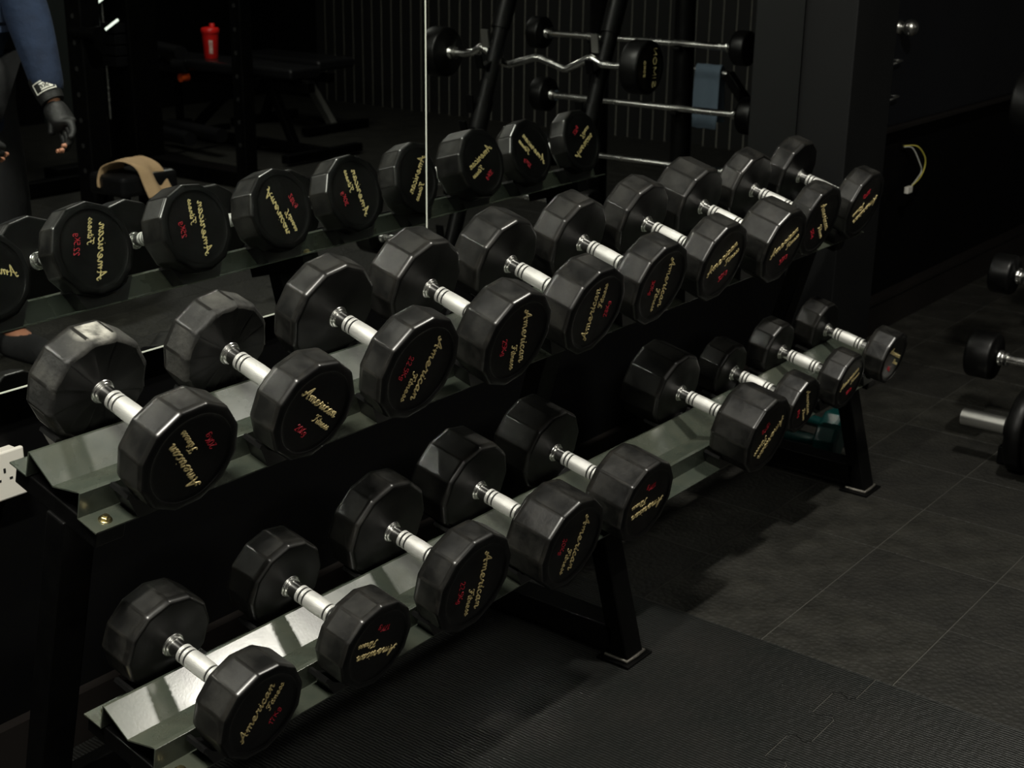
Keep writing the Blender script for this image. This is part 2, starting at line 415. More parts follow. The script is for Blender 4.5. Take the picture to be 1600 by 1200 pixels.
# ---------------------------------------------------------------- stroke lettering
G = {
 'A': (1.75, [[(-.05,.35),(.12,.05),(.35,.18),(.75,1.15),(1.15,2.05),(1.2,1.9),(1.2,1.0),(1.28,.1),(1.5,.05)], [(.30,.95),(.15,.75),(.45,.68),(1.0,.8),(1.55,.85)]]),
 'm': (1.75, [[(0,.55),(.15,.98),(.25,.7),(.25,.02)], [(.27,.5),(.5,.98),(.72,.9),(.75,.02)], [(.77,.5),(1.0,.98),(1.22,.9),(1.25,.2),(1.4,.02),(1.7,.35)]]),
 'e': (1.10, [[(0,.42),(.35,.45),(.66,.72),(.42,1.0),(.12,.82),(.05,.4),(.28,.02),(.65,.05),(1.0,.4)]]),
 'r': (0.95, [[(0,.5),(.18,1.12),(.28,.88),(.62,.92),(.5,.5),(.5,.12),(.68,.02),(.92,.35)]]),
 'i': (0.60, [[(.0,.5),(.2,.98),(.16,.2),(.3,.02),(.58,.35)], [(.28,1.42),(.30,1.48)]]),
 'c': (0.95, [[(.66,.80),(.45,1.0),(.12,.75),(.08,.3),(.32,.02),(.6,.08),(.9,.4)]]),
 'a': (1.10, [[(.66,.85),(.4,1.0),(.08,.6),(.1,.15),(.32,.05),(.6,.45),(.72,1.0),(.66,.25),(.8,.02),(1.06,.35)]]),
 'n': (1.15, [[(0,.55),(.15,.98),(.25,.7),(.25,.02)], [(.27,.5),(.52,.98),(.74,.88),(.72,.2),(.85,.02),(1.1,.3)]]),
 'F': (1.35, [[(.0,1.5),(.15,1.95),(.7,1.85),(1.5,2.05)], [(.85,1.9),(.65,1.0),(.45,.15),(.1,-.05),(-.1,.2)], [(.3,1.0),(1.0,1.08)]]),
 't': (0.62, [[(.22,1.75),(.12,.3),(.25,.02),(.58,.35)], [(-.15,1.15),(.5,1.2)]]),
 's': (0.80, [[(0,.3),(.28,1.08),(.5,.65),(.52,.2),(.28,.0),(.05,.15)], [(.45,.1),(.78,.4)]]),
 '0': (1.10, [[(.45,2.0),(.1,1.5),(.1,.5),(.45,0),(.8,.5),(.8,1.5),(.45,2.0)]]),
 '1': (0.70, [[(.1,1.55),(.42,2.0),(.42,1.0),(.42,0)]]),
 '2': (1.10, [[(.08,1.55),(.35,2.0),(.8,1.75),(.7,1.1),(.1,.02)], [(.1,.02),(.85,.02)]]),
 '3': (1.05, [[(.1,1.85),(.5,2.0),(.8,1.55),(.35,1.1)], [(.35,1.1),(.85,.7),(.6,.05),(.05,.15)]]),
 '5': (1.05, [[(.8,2.0),(.15,2.0)], [(.15,2.0),(.12,1.15)], [(.12,1.15),(.6,1.25),(.85,.65),(.5,.0),(.05,.15)]]),
 '7': (1.00, [[(.05,2.0),(.8,2.0)], [(.8,2.0),(.45,1.0),(.3,0)]]),
 '8': (1.10, [[(.45,1.05),(.12,1.5),(.45,2.0),(.78,1.5),(.45,1.05),(.08,.5),(.45,0),(.82,.5),(.45,1.05)]]),
 '9': (1.10, [[(.8,1.5),(.45,2.0),(.1,1.5),(.4,1.0),(.8,1.5),(.7,.6),(.4,0)]]),
 '.': (0.45, [[(.15,.02),(.17,.10)]]),
 'K': (1.10, [[(.1,2.0),(.1,0)], [(.85,2.0),(.12,.95)], [(.3,1.15),(.9,0)]]),
 'g': (1.05, [[(.7,.9),(.4,1.1),(.08,.7),(.35,.15),(.7,.6),(.72,1.1),(.7,-.3),(.4,-.6),(.05,-.4)]]),
 'S': (1.1, [[(.85,1.75),(.5,2.0),(.12,1.55),(.5,1.05),(.85,.5),(.45,0),(.05,.25)]]),
 'I': (0.5, [[(.2,2.0),(.2,0)]]),
 'M': (1.5, [[(.1,0),(.1,2.0)], [(.1,2.0),(.6,.5)], [(.6,.5),(1.1,2.0)], [(1.1,2.0),(1.1,0)]]),
 'O': (1.2, [[(.5,2.0),(.1,1.5),(.1,.5),(.5,0),(.9,.5),(.9,1.5),(.5,2.0)]]),
 'N': (1.2, [[(.1,0),(.1,2.0)], [(.1,2.0),(.9,0)], [(.9,0),(.9,2.0)]]),
 'G': (1.2, [[(.95,1.6),(.55,2.0),(.1,1.4),(.12,.5),(.55,0),(.95,.5),(.95,.95),(.6,.95)]]),
 'k': (1.0, [[(.1,2.0),(.1,0)], [(.75,1.2),(.12,.55)], [(.3,.75),(.8,0)]]),
}
def text_width(s): return sum(G[c][0] for c in s)
def text_mesh(mb, s, x0, y0, width, xh, r, slant=0.28, sub=3, n=5):
    """strokes as raised rounded beads in the local x/y plane, bead axis at z=0"""
    sc = width / text_width(s); cx = x0
    for c in s:
        adv, strokes = G[c]
        for st in strokes:
            pts = [Vector((cx + (px*sc) + slant*(py*xh), y0 + py*xh, 0)) for px, py in st]
            pts = catmull(pts, sub) if len(pts) > 2 else pts
            N = len(pts); vs = []; fs = []
            for i, p in enumerate(pts):
                t = (pts[min(i+1, N-1)] - pts[max(i-1, 0)]); t.normalize()
                u = Vector((-t.y, t.x, 0))
                for k in range(n):
                    a = PI*k/(n-1); vs.append(p + u*math.cos(a)*r + Vector((0, 0, math.sin(a)*r*1.25 - 0.0003)))
            for i in range(N-1):
                for k in range(n-1):
                    fs.append((i*n+k, i*n+k+1, (i+1)*n+k+1, (i+1)*n+k))
            # end caps
            fs.append(tuple(range(n))); fs.append(tuple((N-1)*n + k for k in range(n))[::-1])
            mb.add(vs, fs, True)
        cx += adv*sc

# ---------------------------------------------------------------- dumbbells
def head_mesh(R, L, worn=False):
    """twelve-sided head; z=0 at the inner face (handle side), z=L at the outer face"""
    rd = 0.80*R
    prof = [(0.010, -0.0045, 0), (0.021, -0.0045, 0), (0.36*R, -0.002, 0), (0.62*R, 0.0, 0.3), (0.90*R, 0.0, 0.9), (0.95*R, 0.0012, 1), (0.978*R, 0.004, 1), (0.995*R, 0.008, 1),
            (1.0*R, 0.013, 1), (1.0*R, L-0.011, 1), (0.995*R, L-0.0068, 1), (0.978*R, L-0.0032, 1), (0.955*R, L-0.0010, 1), (0.90*R, L, 0.9),
            (rd+0.0022, L, 0.0), (rd+0.0008, L-0.0006, 0.0), (rd, L-0.0022, 0.0), (rd-0.006, L-0.0026, 0.0), (0.3*R, L-0.0026, 0)]
    NS = 12; offs = [-15, -13.0, -6, 6, 13.0]; angs = []
    for k in range(NS):
        for a in offs: angs.append(math.radians(k*30 + a))
    n = len(angs)
    vs = []; fs = []
    ap = math.cos(math.radians(15))
    rnd = random.Random(int(R*1e5) + int(L*1e5))
    for pi, (r, z, wt) in enumerate(prof):
        for j, a in enumerate(angs):
            loc = ((math.degrees(a) + 15) % 30) - 15
            pol = ap / math.cos(math.radians(loc))
            if abs(abs(loc) - 15) < 0.5: pol = ap / math.cos(math.radians(14.2))
            f = (1-wt)*1.0 + wt*pol
            rr = r*f
            if worn and 3 <= pi <= 7: rr *= 1 + rnd.uniform(-0.012, 0.006)
            vs.append(Vector((rr*math.cos(a), rr*math.sin(a), z + (rnd.uniform(-0.0015, 0.0015) if worn and 3 <= pi <= 8 else 0))))
    for i in range(len(prof)-1):
        for k in range(n):
            k2 = (k+1) % n
            fs.append((i*n+k, i*n+k2, (i+1)*n+k2, (i+1)*n+k))
    mb = MB().add(vs, fs, True)
    mb.add(vs[:n], [tuple(range(n))[::-1]]); mb.add(vs[-n:], [tuple(range(n))])
    nseg = len(prof)-1
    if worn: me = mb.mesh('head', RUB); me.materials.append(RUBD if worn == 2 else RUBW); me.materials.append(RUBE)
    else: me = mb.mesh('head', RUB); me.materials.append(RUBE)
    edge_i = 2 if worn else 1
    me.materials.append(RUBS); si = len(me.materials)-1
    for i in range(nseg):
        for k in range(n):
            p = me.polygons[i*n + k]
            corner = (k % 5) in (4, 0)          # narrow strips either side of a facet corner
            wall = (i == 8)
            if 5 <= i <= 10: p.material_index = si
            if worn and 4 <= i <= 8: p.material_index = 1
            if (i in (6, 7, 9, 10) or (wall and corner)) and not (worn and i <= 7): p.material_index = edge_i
    return me

def handle_profile(G2):
    half = [(0.0188, 0.001), (0.0195, 0.0025), (0.0195, 0.0048), (0.0187, 0.0060), (0.0170, 0.0064), (0.0172, 0.0088), (0.0165, 0.0098), (0.0138, 0.0102), (0.0138, 0.0275), (0.0150, 0.0285)]
    return half
HM = {}
def handle_parts(parent, g):
    """handle from z=-g to z=g"""
    key = round(g, 4)
    if key not in HM:
        h = handle_profile(g)
        core = [(r, -(g-z)) for r, z in h]
        c0 = -g + 0.0285
        core = core[:-1] + [(0.0138, c0)]
        core += [(r, -z) for r, z in core[::-1]]
        a = MB().lathe(core, 28, sharp=True)
        ring = MB().lathe([(0.0137, -0.003), (0.0147, -0.0028), (0.0152, -0.0022), (0.0152, 0.0022), (0.0147, 0.0028), (0.0137, 0.003)], 28, cap=False, sharp=True)
        c1 = c0 + 0.0184
        kn = MB().lathe([(0.0137, c1), (0.0146, c1+0.0002), (0.0152, c1+0.0008), (0.0157, 0), (0.0152, -c1-0.0008), (0.0146, -c1-0.0002), (0.0137, -c1)], 28, cap=False, sharp=True)
        grv = MB().lathe([(0.0139, c0+0.001), (0.0139, c1)], 28, cap=False)
        HM[key] = (a.mesh('handle', CHR), kn.mesh('knurled_grip', KNU), grv.mesh('groove', GROOVE), ring.mesh('knurled_ring', KNU), c0)
    ms = HM[key]
    h = link('handle', ms[0], parent); h['label'] = 'chrome handle with knurled grip'
    link('knurled_grip', ms[1], h)
    g1 = link('groove', ms[2], h); g1 = link('groove', ms[2], h, Matrix.Rotation(PI, 4, 'X'))
    for sg in (1, -1):
        for z in (ms[4]+0.003, ms[4]+0.0124):
            link('knurled_ring', ms[3], h, Matrix.Translation((0, 0, sg*z)))
    return h

def face_text(parent_head, R, L, phi, kg, mirror_sign):
    """lettering on the recessed outer disc. phi turns the text in the face plane"""
    rd = 0.80*R
    mb = MB()
    r_ = 0.0105*R + 0.00022
    text_mesh(mb, 'American', -0.80*rd, 0.12*rd, 1.52*rd, 0.135*rd, r_*1.2)
    text_mesh(mb, 'Fitness', 0.08*rd, -0.20*rd, 0.70*rd, 0.095*rd, r_*0.95)
    mw = MB()
    wdt = 0.60*rd if len(kg) > 4 else 0.48*rd
    text_mesh(mw, kg, -0.28*rd, -0.58*rd, wdt, 0.080*rd, r_*0.78, slant=0.2)
    Mx = Matrix.Translation((0, 0, L-0.0024)) @ Matrix.Rotation(phi, 4, 'Z')
    link('lettering', mb.mesh('lettering', GOLD), parent_head, Mx)['label'] = 'raised gold script reading American Fitness'
    link('weight_number', mw.mesh('weight_number', RED), parent_head, Mx)['label'] = 'raised red number reading ' + kg

def tier_point(x, e, n, th):
    return Vector((x, e*math.cos(th) - n*math.sin(th), e*math.sin(th) + n*math.cos(th)))

def dumbbell(x, e, n, th, R, L, g, kg, phiF, phiR, label, group, worn=False):
    """axis runs front (-e) to rear (+e) in the tier plane"""
    E = Vector((0, math.cos(th), math.sin(th))); Nn = Vector((0, -math.sin(th), math.cos(th))); X = Vector((1, 0, 0))
    # root at the base of the dumbbell
    B = Matrix((X, E, Nn)).transposed().to_4x4(); B.translation = tier_point(x, e, n - R*0.97, th)
    root = empty('dumbbell', mat4=B)
    tag(root, label, 'dumbbell', group)
    zc = R*0.97
    # handle: z of the part -> root +y
    Mh = Matrix(((1, 0, 0, 0), (0, 0, 1, 0), (0, -1, 0, zc), (0, 0, 0, 1)))
    h = handle_parts(root, g); h.matrix_basis = Mh
    # front head: part z -> root -y ; part x -> root x ; part y -> root z
    Mf = Matrix(((1, 0, 0, 0), (0, 0, -1, -g), (0, 1, 0, zc), (0, 0, 0, 1)))
    Mr = Matrix(((-1, 0, 0, 0), (0, 0, 1, g), (0, 1, 0, zc), (0, 0, 0, 1)))
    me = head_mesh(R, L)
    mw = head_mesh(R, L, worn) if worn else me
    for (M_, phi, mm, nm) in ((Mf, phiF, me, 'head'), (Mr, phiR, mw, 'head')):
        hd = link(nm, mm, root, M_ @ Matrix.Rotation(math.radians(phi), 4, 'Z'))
        wn = hd.modifiers.new('wn', 'WEIGHTED_NORMAL'); wn.weight = 60
        face_text(hd, R, L, 0.0, kg, 1)
    return root

T1, T2 = math.radians(16), math.radians(12)
ORD = ['first', 'second', 'third', 'fourth', 'fifth', 'sixth', 'seventh', 'eighth', 'ninth', 'tenth']
#        x      e      R      L     kg     phiF  phiR
UP = [(1.166, 1.742, .0877, .0600, '20Kg', 124.8, 150), (1.408, 1.743, .0861, .0580, '20Kg', -38.7, 20),
      (1.644, 1.740, .0960, .0560, '22.5Kg', -109.5, 110), (1.888, 1.745, .0941, .0750, '25Kg', -78, 96.5),
      (2.130, 1.747, .0928, .0765, '28Kg', 90.1, -105), (2.374, 1.747, .0928, .0680, '30Kg', -88, 84.3),
      (2.616, 1.744, .0935, .0680, '32Kg', 32.9, -48), (2.864, 1.747, .0925, .0900, '35Kg', 30.5, -23),
      (3.118, 1.752, .0926, .0580, '32Kg', -44.5, 50), (3.368, 1.752, .0930, .0570, '32Kg', -149.8, 152)]
GU, CU, NU = 0.0725, 0.0175, 0.229
for i, (x, e, R_, L_, kg, pf, pr_) in enumerate(UP):
    lab = '%s black rubber dumbbell from the near end of the upper tier, red %s' % (ORD[i], kg)
    if i == 0: lab = 'scuffed black dumbbell nearest the camera on the upper tier, dusty rear head, red 20Kg'
    if i == 9: lab = 'black rubber dumbbell at the far end of the upper tier, beside the column'
    dumbbell(x, e, NU + CU + R_*0.985, T1, R_, L_, GU, kg, pf, pr_, lab, 'dumbbells on the upper tier', worn=(2 if i == 0 else 1 if i == 1 else 0))
LO = [(1.171, 1.529, .0788, .0658, '17Kg', 57.7, 10), (1.413, 1.532, .0784, .0652, '17Kg', 168.7, 70),
      (1.648, 1.528, .0949, .0620, '22.5Kg', -90.2, 40), (1.890, 1.529, .0925, .0920, '20Kg', -100.9, 130),
      (2.140, 1.535, .0885, .0950, '17Kg', -174.4, -60), (2.610, 1.531, .0913, .1000, '15Kg', -132, 20),
      (2.868, 1.535, .0700, .0650, '12Kg', -59.7, 100), (3.091, 1.525, .0734, .0615, '12Kg', 26.9, 0),
      (3.347, 1.525, .0720, .0640, '10Kg', -23.4, 60)]
GL, CL, NL = 0.0690, 0.0115, 0.0255
for i, (x, e, R_, L_, kg, pf, pr_) in enumerate(LO):
    lab = '%s black rubber dumbbell from the near end of the lower tier, red %s' % (ORD[i], kg)
    if i == 0: lab = 'black rubber dumbbell nearest the camera on the lower tier, beside the sunlit-bright shelf end'
    if i == 4: lab = 'fifth dumbbell of the lower tier, just before the gap in the row'
    if i == 5: lab = 'sixth dumbbell of the lower tier, just after the gap in the row'
    if i == 8: lab = 'small black dumbbell at the far end of the lower tier'
    if i == 0: lab = 'black rubber dumbbell nearest the camera on the lower tier, beside the bright shelf end'
    dumbbell(x, e, NL + CL + R_*0.985, T2, R_, L_, GL, kg, pf, pr_, lab, 'dumbbells on the lower tier')

# ---------------------------------------------------------------- rack
rack = empty('dumbbell_rack', (2.27, 1.65, 0))
tag(rack, 'two-tier dumbbell rack with grey-green steel shelves on black legs', 'rack')
RT = Matrix.Translation((-2.27, -1.65, 0))
def shelf(th, ec, nf, x0, x1):
    E = Vector((0, math.cos(th), math.sin(th))); Nn = Vector((0, -math.sin(th), math.cos(th)))
    prof = [(-.100, -.006), (-.100, 0), (-.0605, 0), (-.059, .0405), (-.052, .0405), (0.0, .0185), (.056, .0410), (.0605, .0405), (.0615, 0), (.100, 0), (.100, -.006)]
    t = 0.0028
    pts = [E*(ec+a) + Nn*(nf+b) for a, b in prof[1:-1]]
    # thin sheet: offset the profile downward
    P2 = [(a, b) for a, b in prof[1:-1]]
    off = []
    for i, (a, b) in enumerate(P2):
        pa = P2[max(i-1, 0)]; pb = P2[min(i+1, len(P2)-1)]
        d = Vector((pb[0]-pa[0], pb[1]-pa[1])).normalized(); nn = Vector((d.y, -d.x))
        off.append((a + nn.x*t, b + nn.y*t))
    loop = P2 + off[::-1]; n = len(loop)
    vs = []
    for x in (x0, x1):
        for a, b in loop:
            p = E*(ec+a) + Nn*(nf+b); vs.append(Vector((x, p.y, p.z)))
    fs = [(i, (i+1) % n, n+(i+1) % n, n+i) for i in range(n)]
    h = len(P2)
    for i in range(h-1):
        fs.append((i, i+1, n-2-i, n-1-i)); fs.append((n+n-1-i, n+n-2-i, n+i+1, n+i))
    o = MB().add(vs, fs).build('shelf', SHELF, rack, bevel=0.0012, M=RT)
    bm = bmesh.new(); bm.from_mesh(o.data); bmesh.ops.recalc_face_normals(bm, faces=bm.faces); bm.to_mesh(o.data); bm.free()
    return o
XS, XE = 1.046, 3.50
s1 = shelf(T1, 1.748, NU, XS, XE)
s1['label'] = 'upper grey-green steel shelf'
s2 = shelf(T2, 1.5315, NL, XS, XE)
s2['label'] = 'lower grey-green steel shelf'
def hexbolt(x, ec, nf, th):
    E = Vector((0, math.cos(th), math.sin(th))); Nn = Vector((0, -math.sin(th), math.cos(th)))
    M = Matrix((Vector((1, 0, 0)), E, Nn)).transposed().to_4x4(); M.translation = tier_point(x, ec, nf, th) - Vector((2.27, 1.65, 0))
    mb = MB(); mb.lathe([(0.0098, 0.0), (0.0098, 0.0016), (0.0075, 0.0018)], 18, M)
    mb.lathe([(0.0066, 0.0018), (0.0070, 0.0024), (0.0070, 0.0058), (0.0060, 0.0066)], 6, M, smooth=False)
    mb.lathe([(0.0038, 0.0066), (0.0038, 0.0085)], 12, M)
    mb.lathe([(0.0060, -0.014), (0.0060, -0.004)], 6, M, smooth=False)
    mb.build('bolt', BRASS, rack)['label'] = 'yellow zinc hex bolt'
for th, ec, nf in ((T1, 1.748, NU), (T2, 1.5315, NL)):
    for x in (1.075, 2.232, 3.38):
        for s in (-1, 1): hexbolt(x, ec + s*0.082, nf, th)
# leg frames
LEGX = (1.048, 2.200, 3.352)
for lx in LEGX:
    cx = lx + 0.030
    def Pm(y_, z_, dx=0.0): return (cx + dx, y_, z_)
    MB().bar(Pm(1.405, 0.004), Pm(1.482, 0.296), 0.060, 0.040, up=(0, 1, 0)).build('leg', BLKST, rack, bevel=0.003, M=RT)
    MB().bar(Pm(1.800, 0.004), Pm(1.618, 0.670), 0.060, 0.040, up=(0, 1, 0)).build('post', BLKST, rack, bevel=0.003, M=RT)
    if lx > 1.5: MB().bar(Pm(1.425, 0.048), Pm(1.775, 0.048), 0.060, 0.052).build('base_beam', BLKST, rack, bevel=0.003, M=RT)
    e1 = tier_point(0, 1.440, NL-0.003-0.016, T2); e2 = tier_point(0, 1.695 if lx > 1.5 else 1.63, NL-0.003-0.016, T2)
    MB().bar(Pm(e1.y, e1.z), Pm(e2.y, e2.z), 0.050, 0.030, up=(0, 0, 1)).build('shelf_bracket', BLKST, rack, bevel=0.002, M=RT)
    e1 = tier_point(0, 1.655, NU-0.003-0.016, T1); e2 = tier_point(0, 1.842, NU-0.003-0.016, T1)
    MB().bar(Pm(e1.y, e1.z), Pm(e2.y, e2.z), 0.050, 0.030).build('shelf_bracket', BLKST, rack, bevel=0.002, M=RT)
    for fy in (1.372, 1.765):
        MB().box((cx-0.046, fy, 0.0), (cx+0.046, fy+0.080, 0.0055)).build('foot_plate', BLKST, rack, bevel=0.001, M=RT)
    wl = MB().tube([(cx-0.031, 1.440, 0.008), (cx-0.032, 1.384, 0.0085), (cx, 1.383, 0.009), (cx+0.032, 1.384, 0.0085), (cx+0.031, 1.435, 0.008)], 0.004, 6)
    wl.build('weld_seam', WELD, rack, M=RT)
MB().bar((1.05, 1.765, 0.13), (3.41, 1.765, 0.13), 0.03, 0.05).build('cross_rail', BLKST, rack, bevel=0.003, M=RT)

# saddles: a concave cradle on the front and rear flange under every place
def saddle_mesh(halfw, rad, drop):
    """in local x (along rack), y (along e), z (normal). Arc of radius rad centred at z = drop+rad"""
    mb = MB(); N = 14; d = 0.019
    top = []; 
    for i in range(N+1):
        x = -halfw + 2*halfw*i/N
        z = drop + rad - math.sqrt(max(rad*rad - x*x, 1e-6)); top.append((x, z))
    zt = top[0][1]
    outer = [(-halfw-0.008, zt-0.002), (-halfw-0.006, zt+0.004), (-halfw, zt+0.003)] + top[1:-1] + [(halfw, zt+0.003), (halfw+0.006, zt+0.004), (halfw+0.008, zt-0.002), (halfw+0.004, zt-0.004), (halfw*0.75, 0.0), (-halfw*0.75, 0.0), (-halfw-0.004, zt-0.004)]
    n = len(outer); vs = [Vector((x, -d, z)) for x, z in outer] + [Vector((x, d, z)) for x, z in outer]
    fs = [(i, (i+1) % n, n+(i+1) % n, n+i) for i in range(n)]
    fs += [tuple(range(n))[::-1], tuple(range(n, 2*n))]
    bm = bmesh.new(); bv = [bm.verts.new(v) for v in vs]
    for f in fs: bm.faces.new([bv[i] for i in f])
    bmesh.ops.recalc_face_normals(bm, faces=bm.faces)
    bmesh.ops.triangulate(bm, faces=[f for f in bm.faces if len(f.verts) > 4])
    me = bpy.data.meshes.new('saddle'); bm.to_mesh(me); bm.free(); me.materials.append(PLAST); return me
SM = {T1: saddle_mesh(0.066, 0.098, CU-0.002), T2: saddle_mesh(0.066, 0.098, CL-0.002)}
for th, ec, nf, xs in ((T1, 1.748, NU, [1.166+0.2447*i for i in range(10)]), (T2, 1.5315, NL, [1.171, 1.413, 1.652, 1.893, 2.190, 2.612, 2.868, 3.096, 3.347])):
    E = Vector((0, math.cos(th), math.sin(th))); Nn = Vector((0, -math.sin(th), math.cos(th)))
    for x in xs:
        for s in (-1, 1):
            M = Matrix((Vector((1, 0, 0)), E, Nn)).transposed().to_4x4()
            M.translation = tier_point(x, ec + s*0.0815, nf, th) - Vector((2.27, 1.65, 0))
            link('saddle', SM[th], rack, M)

# ---------------------------------------------------------------- teal dumbbells on the floor
def teal_db(x, y_, rz, label, r=0.056):
    M = Matrix.Translation((x, y_, r*0.965)) @ Matrix.Rotation(rz, 4, 'Z') @ Matrix.Rotation(PI/2, 4, 'X')
    root = empty('dumbbell', mat4=Matrix.Translation((x, y_, 0)))
    tag(root, label, 'dumbbell', 'teal dumbbells on the floor')
    Mi = Matrix.Translation((0, 0, r*0.965)) @ Matrix.Rotation(rz, 4, 'Z') @ Matrix.Rotation(PI/2, 4, 'X')
    MB().lathe([(0.016, -0.06), (0.0175, 0), (0.016, 0.06)], 16, Mi).build('handle', TEAL, root)
    for s in (-1, 1):
        pr = [(0.016, s*0.052), (r*0.72, s*0.056), (r*0.97, s*0.062), (r, s*0.07), (r, s*0.112), (r*0.93, s*0.121), (r*0.6, s*0.124), (0.01, s*0.124)]
        if s < 0: pr = pr[::-1]
        MB().lathe(pr, 8, Mi @ Matrix.Rotation(PI/8, 4, 'Z'), smooth=False).build('head', TEAL, root, bevel=0.003)
teal_db(3.505, 1.665, 0.12, 'teal vinyl dumbbell on the floor behind the far rack leg')
teal_db(3.655, 1.70, -0.15, 'teal vinyl dumbbell on the floor nearer the column')

# ---------------------------------------------------------------- barbells and their rack (right, mostly seen in the mirror)
def barbell(pts, r, ends, hr, hl, label, group='fixed barbells on the barbell rack', text=None):
    """pts: bar centre line in world; ends: indexes for heads along y"""
    c = sum((Vector(p) for p in pts), Vector())/len(pts)
    root = empty('barbell', c); tag(root, label, 'barbell', group)
    T_ = Matrix.Translation(-c)
    MB().tube(pts, r, 12).build('bar', CHR, root, M=T_)
    for s, p in ((-1, pts[0]), (1, pts[-1])):
        p = Vector(p)
        M = Matrix(((1, 0, 0, 0), (0, 0, s, 0), (0, 1, 0, 0), (0, 0, 0, 1))); M.translation = p
        pr = [(0.02, -0.012), (0.022, 0.0), (hr*0.93, 0.0), (hr*0.98, 0.004), (hr, 0.010), (hr, hl-0.010), (hr*0.985, hl-0.004), (hr*0.93, hl), (hr*0.82, hl), (hr*0.81, hl-0.003), (0.01, hl-0.003)]
        hd = MB().lathe(pr, 36, M).build('head', RUB, root, M=T_)
        MB().lathe([(r*1.7, -0.035), (r*1.7, -0.028), (r*1.35, -0.025), (r*1.35, -0.018), (r*1.7, -0.015), (r*1.7, -0.008)], 16, M).build('collar', CHR, root, M=T_)
        if text and s == 1:
            mb = MB(); text_mesh(mb, text[0], -0.75*hr, 0.22*hr, 1.5*hr, 0.115*hr, 0.0016, slant=0, n=4)
            m2 = MB(); text_mesh(m2, text[1], -0.32*hr, -0.42*hr, 0.62*hr, 0.06*hr, 0.0011, slant=0, n=4)
            Mt = Matrix(((-1, 0, 0, 0), (0, 0, 1, 0), (0, 1, 0, 0), (0, 0, 0, 1))); Mt.translation = p + Vector((0, hl-0.002, 0))
            Mt = T_ @ Mt @ Matrix.Rotation(math.radians(text[2]), 4, 'Z')
            link('lettering', mb.mesh('lettering', GOLD), hd, T_.inverted() @ Mt)['label'] = 'gold letters reading ' + text[0]
            link('weight_number', m2.mesh('weight_number', GOLD), hd, T_.inverted() @ Mt)['label'] = 'gold number reading ' + text[1]
            hd['label'] = 'round black head with gold lettering'
    return root
# EZ curl bar on the front top hooks
def P3(x, y_, z): return Vector((x, y_, z))
ez = [(4.25, 0.50, .945), (4.25, 0.58, .947), (4.25, 0.625, .955), (4.25, 0.660, .978), (4.25, 0.779, .918), (4.25, 0.919, .958), (4.25, 1.048, .922), (4.25, 1.150, .972), (4.25, 1.195, .952), (4.25, 1.25, .950), (4.25, 1.325, .955)]
ez = [Vector(p) for p in ez]
ezs = []
for i in range(len(ez)-1):
    a, b = ez[i], ez[i+1]
    for t in (0.08, 0.5, 0.92): ezs.append(a.lerp(b, t))
ezs = [ez[0]] + ezs + [ez[-1]]
barbell(ezs, 0.0140, None, 0.094, 0.075, 'curl barbell with zigzag chrome bar and round black heads', text=('SIMON', '20KG', 90))
BB = [(4.90, 0.49, 1.385, 0.977, 0.066, 0.060, 'straight barbell on the top rear hooks of the barbell rack'),
      (4.90, 0.52, 1.430, 0.725, 0.071, 0.064, 'straight barbell on the second rear hooks, below the blue towel'),
      (4.90, 0.56, 1.400, 0.498, 0.072, 0.064, 'straight barbell on the third rear hooks of the barbell rack'),
      (4.02, 0.45, 1.275, 0.495, 0.058, 0.062, 'straight barbell on the middle front hooks, upper round head at the right edge'),
      (3.93, 0.40, 1.268, 0.272, 0.069, 0.075, 'straight barbell on the lowest front hooks, lower round head at the right edge')]
for (x, ya, yb, z, hr, hl, lab) in BB:
    barbell([(x, ya, z), (x, (ya+yb)/2, z), (x, yb, z)], 0.0135, None, hr, hl, lab)
br = empty('barbell_rack', (4.3, 0.9, 0))
tag(br, 'black A-frame barbell rack holding the curl and straight barbells', 'rack')
BT = Matrix.Translation((-4.3, -0.9, 0))
for py in (0.76, 1.16):
    x_at = lambda z, b_=(3.83 if py < 1 else 3.955): b_ + 0.385*z
    MB().tube([(x_at(0.03)-0.0, py, 0.03), (x_at(1.75), py, 1.75)], 0.030, 14).build('upright', BLKST, br, M=BT)
    MB().tube([(4.97, py-0.03, 0.03), (4.93, py-0.03, 1.75)], 0.042, 14).build('upright', BLKST, br, M=BT)
    MB().tube([(x_at(0.62), py, 0.62), (x_at(0.80), py, 0.80)], 0.036, 14).build('sleeve', BLKST, br, M=BT)
    MB().tube([(x_at(1.05), py, 1.05), (x_at(1.2), py, 1.20)], 0.036, 14).build('sleeve', BLKST, br, M=BT)
    MB().bar((3.80, py, 0.03), (5.05, py, 0.03), 0.06, 0.05).build('base_beam', BLKST, br, bevel=0.003, M=BT)
    MB().bar((x_at(1.7), py, 1.72), (4.94, py, 1.72), 0.05, 0.05).build('top_beam', BLKST, br, bevel=0.003, M=BT)
    for z in (0.27, 0.485, 0.725, 0.955):
        hk = MB().bar((x_at(z)-0.025, py, z-0.02), (x_at(z)-0.085, py, z-0.035), 0.03, 0.012)
        hk.bar((x_at(z)-0.083, py, z-0.038), (x_at(z)-0.10, py, z+0.012), 0.03, 0.010)
        hk.build('hook', BLKST, br, bevel=0.002, M=BT)
        bl = MB().bar((x_at(z)-0.022, py-0.022, z+0.03), (x_at(z)-0.032, py-0.022, z+0.095), 0.03, 0.008, up=(1, 0, 0))
        bl.build('bracket', KNOBM if z > 0.9 else BLKST, br, M=BT)
    for z in (0.498, 0.725, 0.977):
        MB().bar((4.88, py-0.03, z-0.020), (4.96, py-0.03, z-0.020), 0.03, 0.012).build('hook', BLKST, br, bevel=0.002, M=BT)

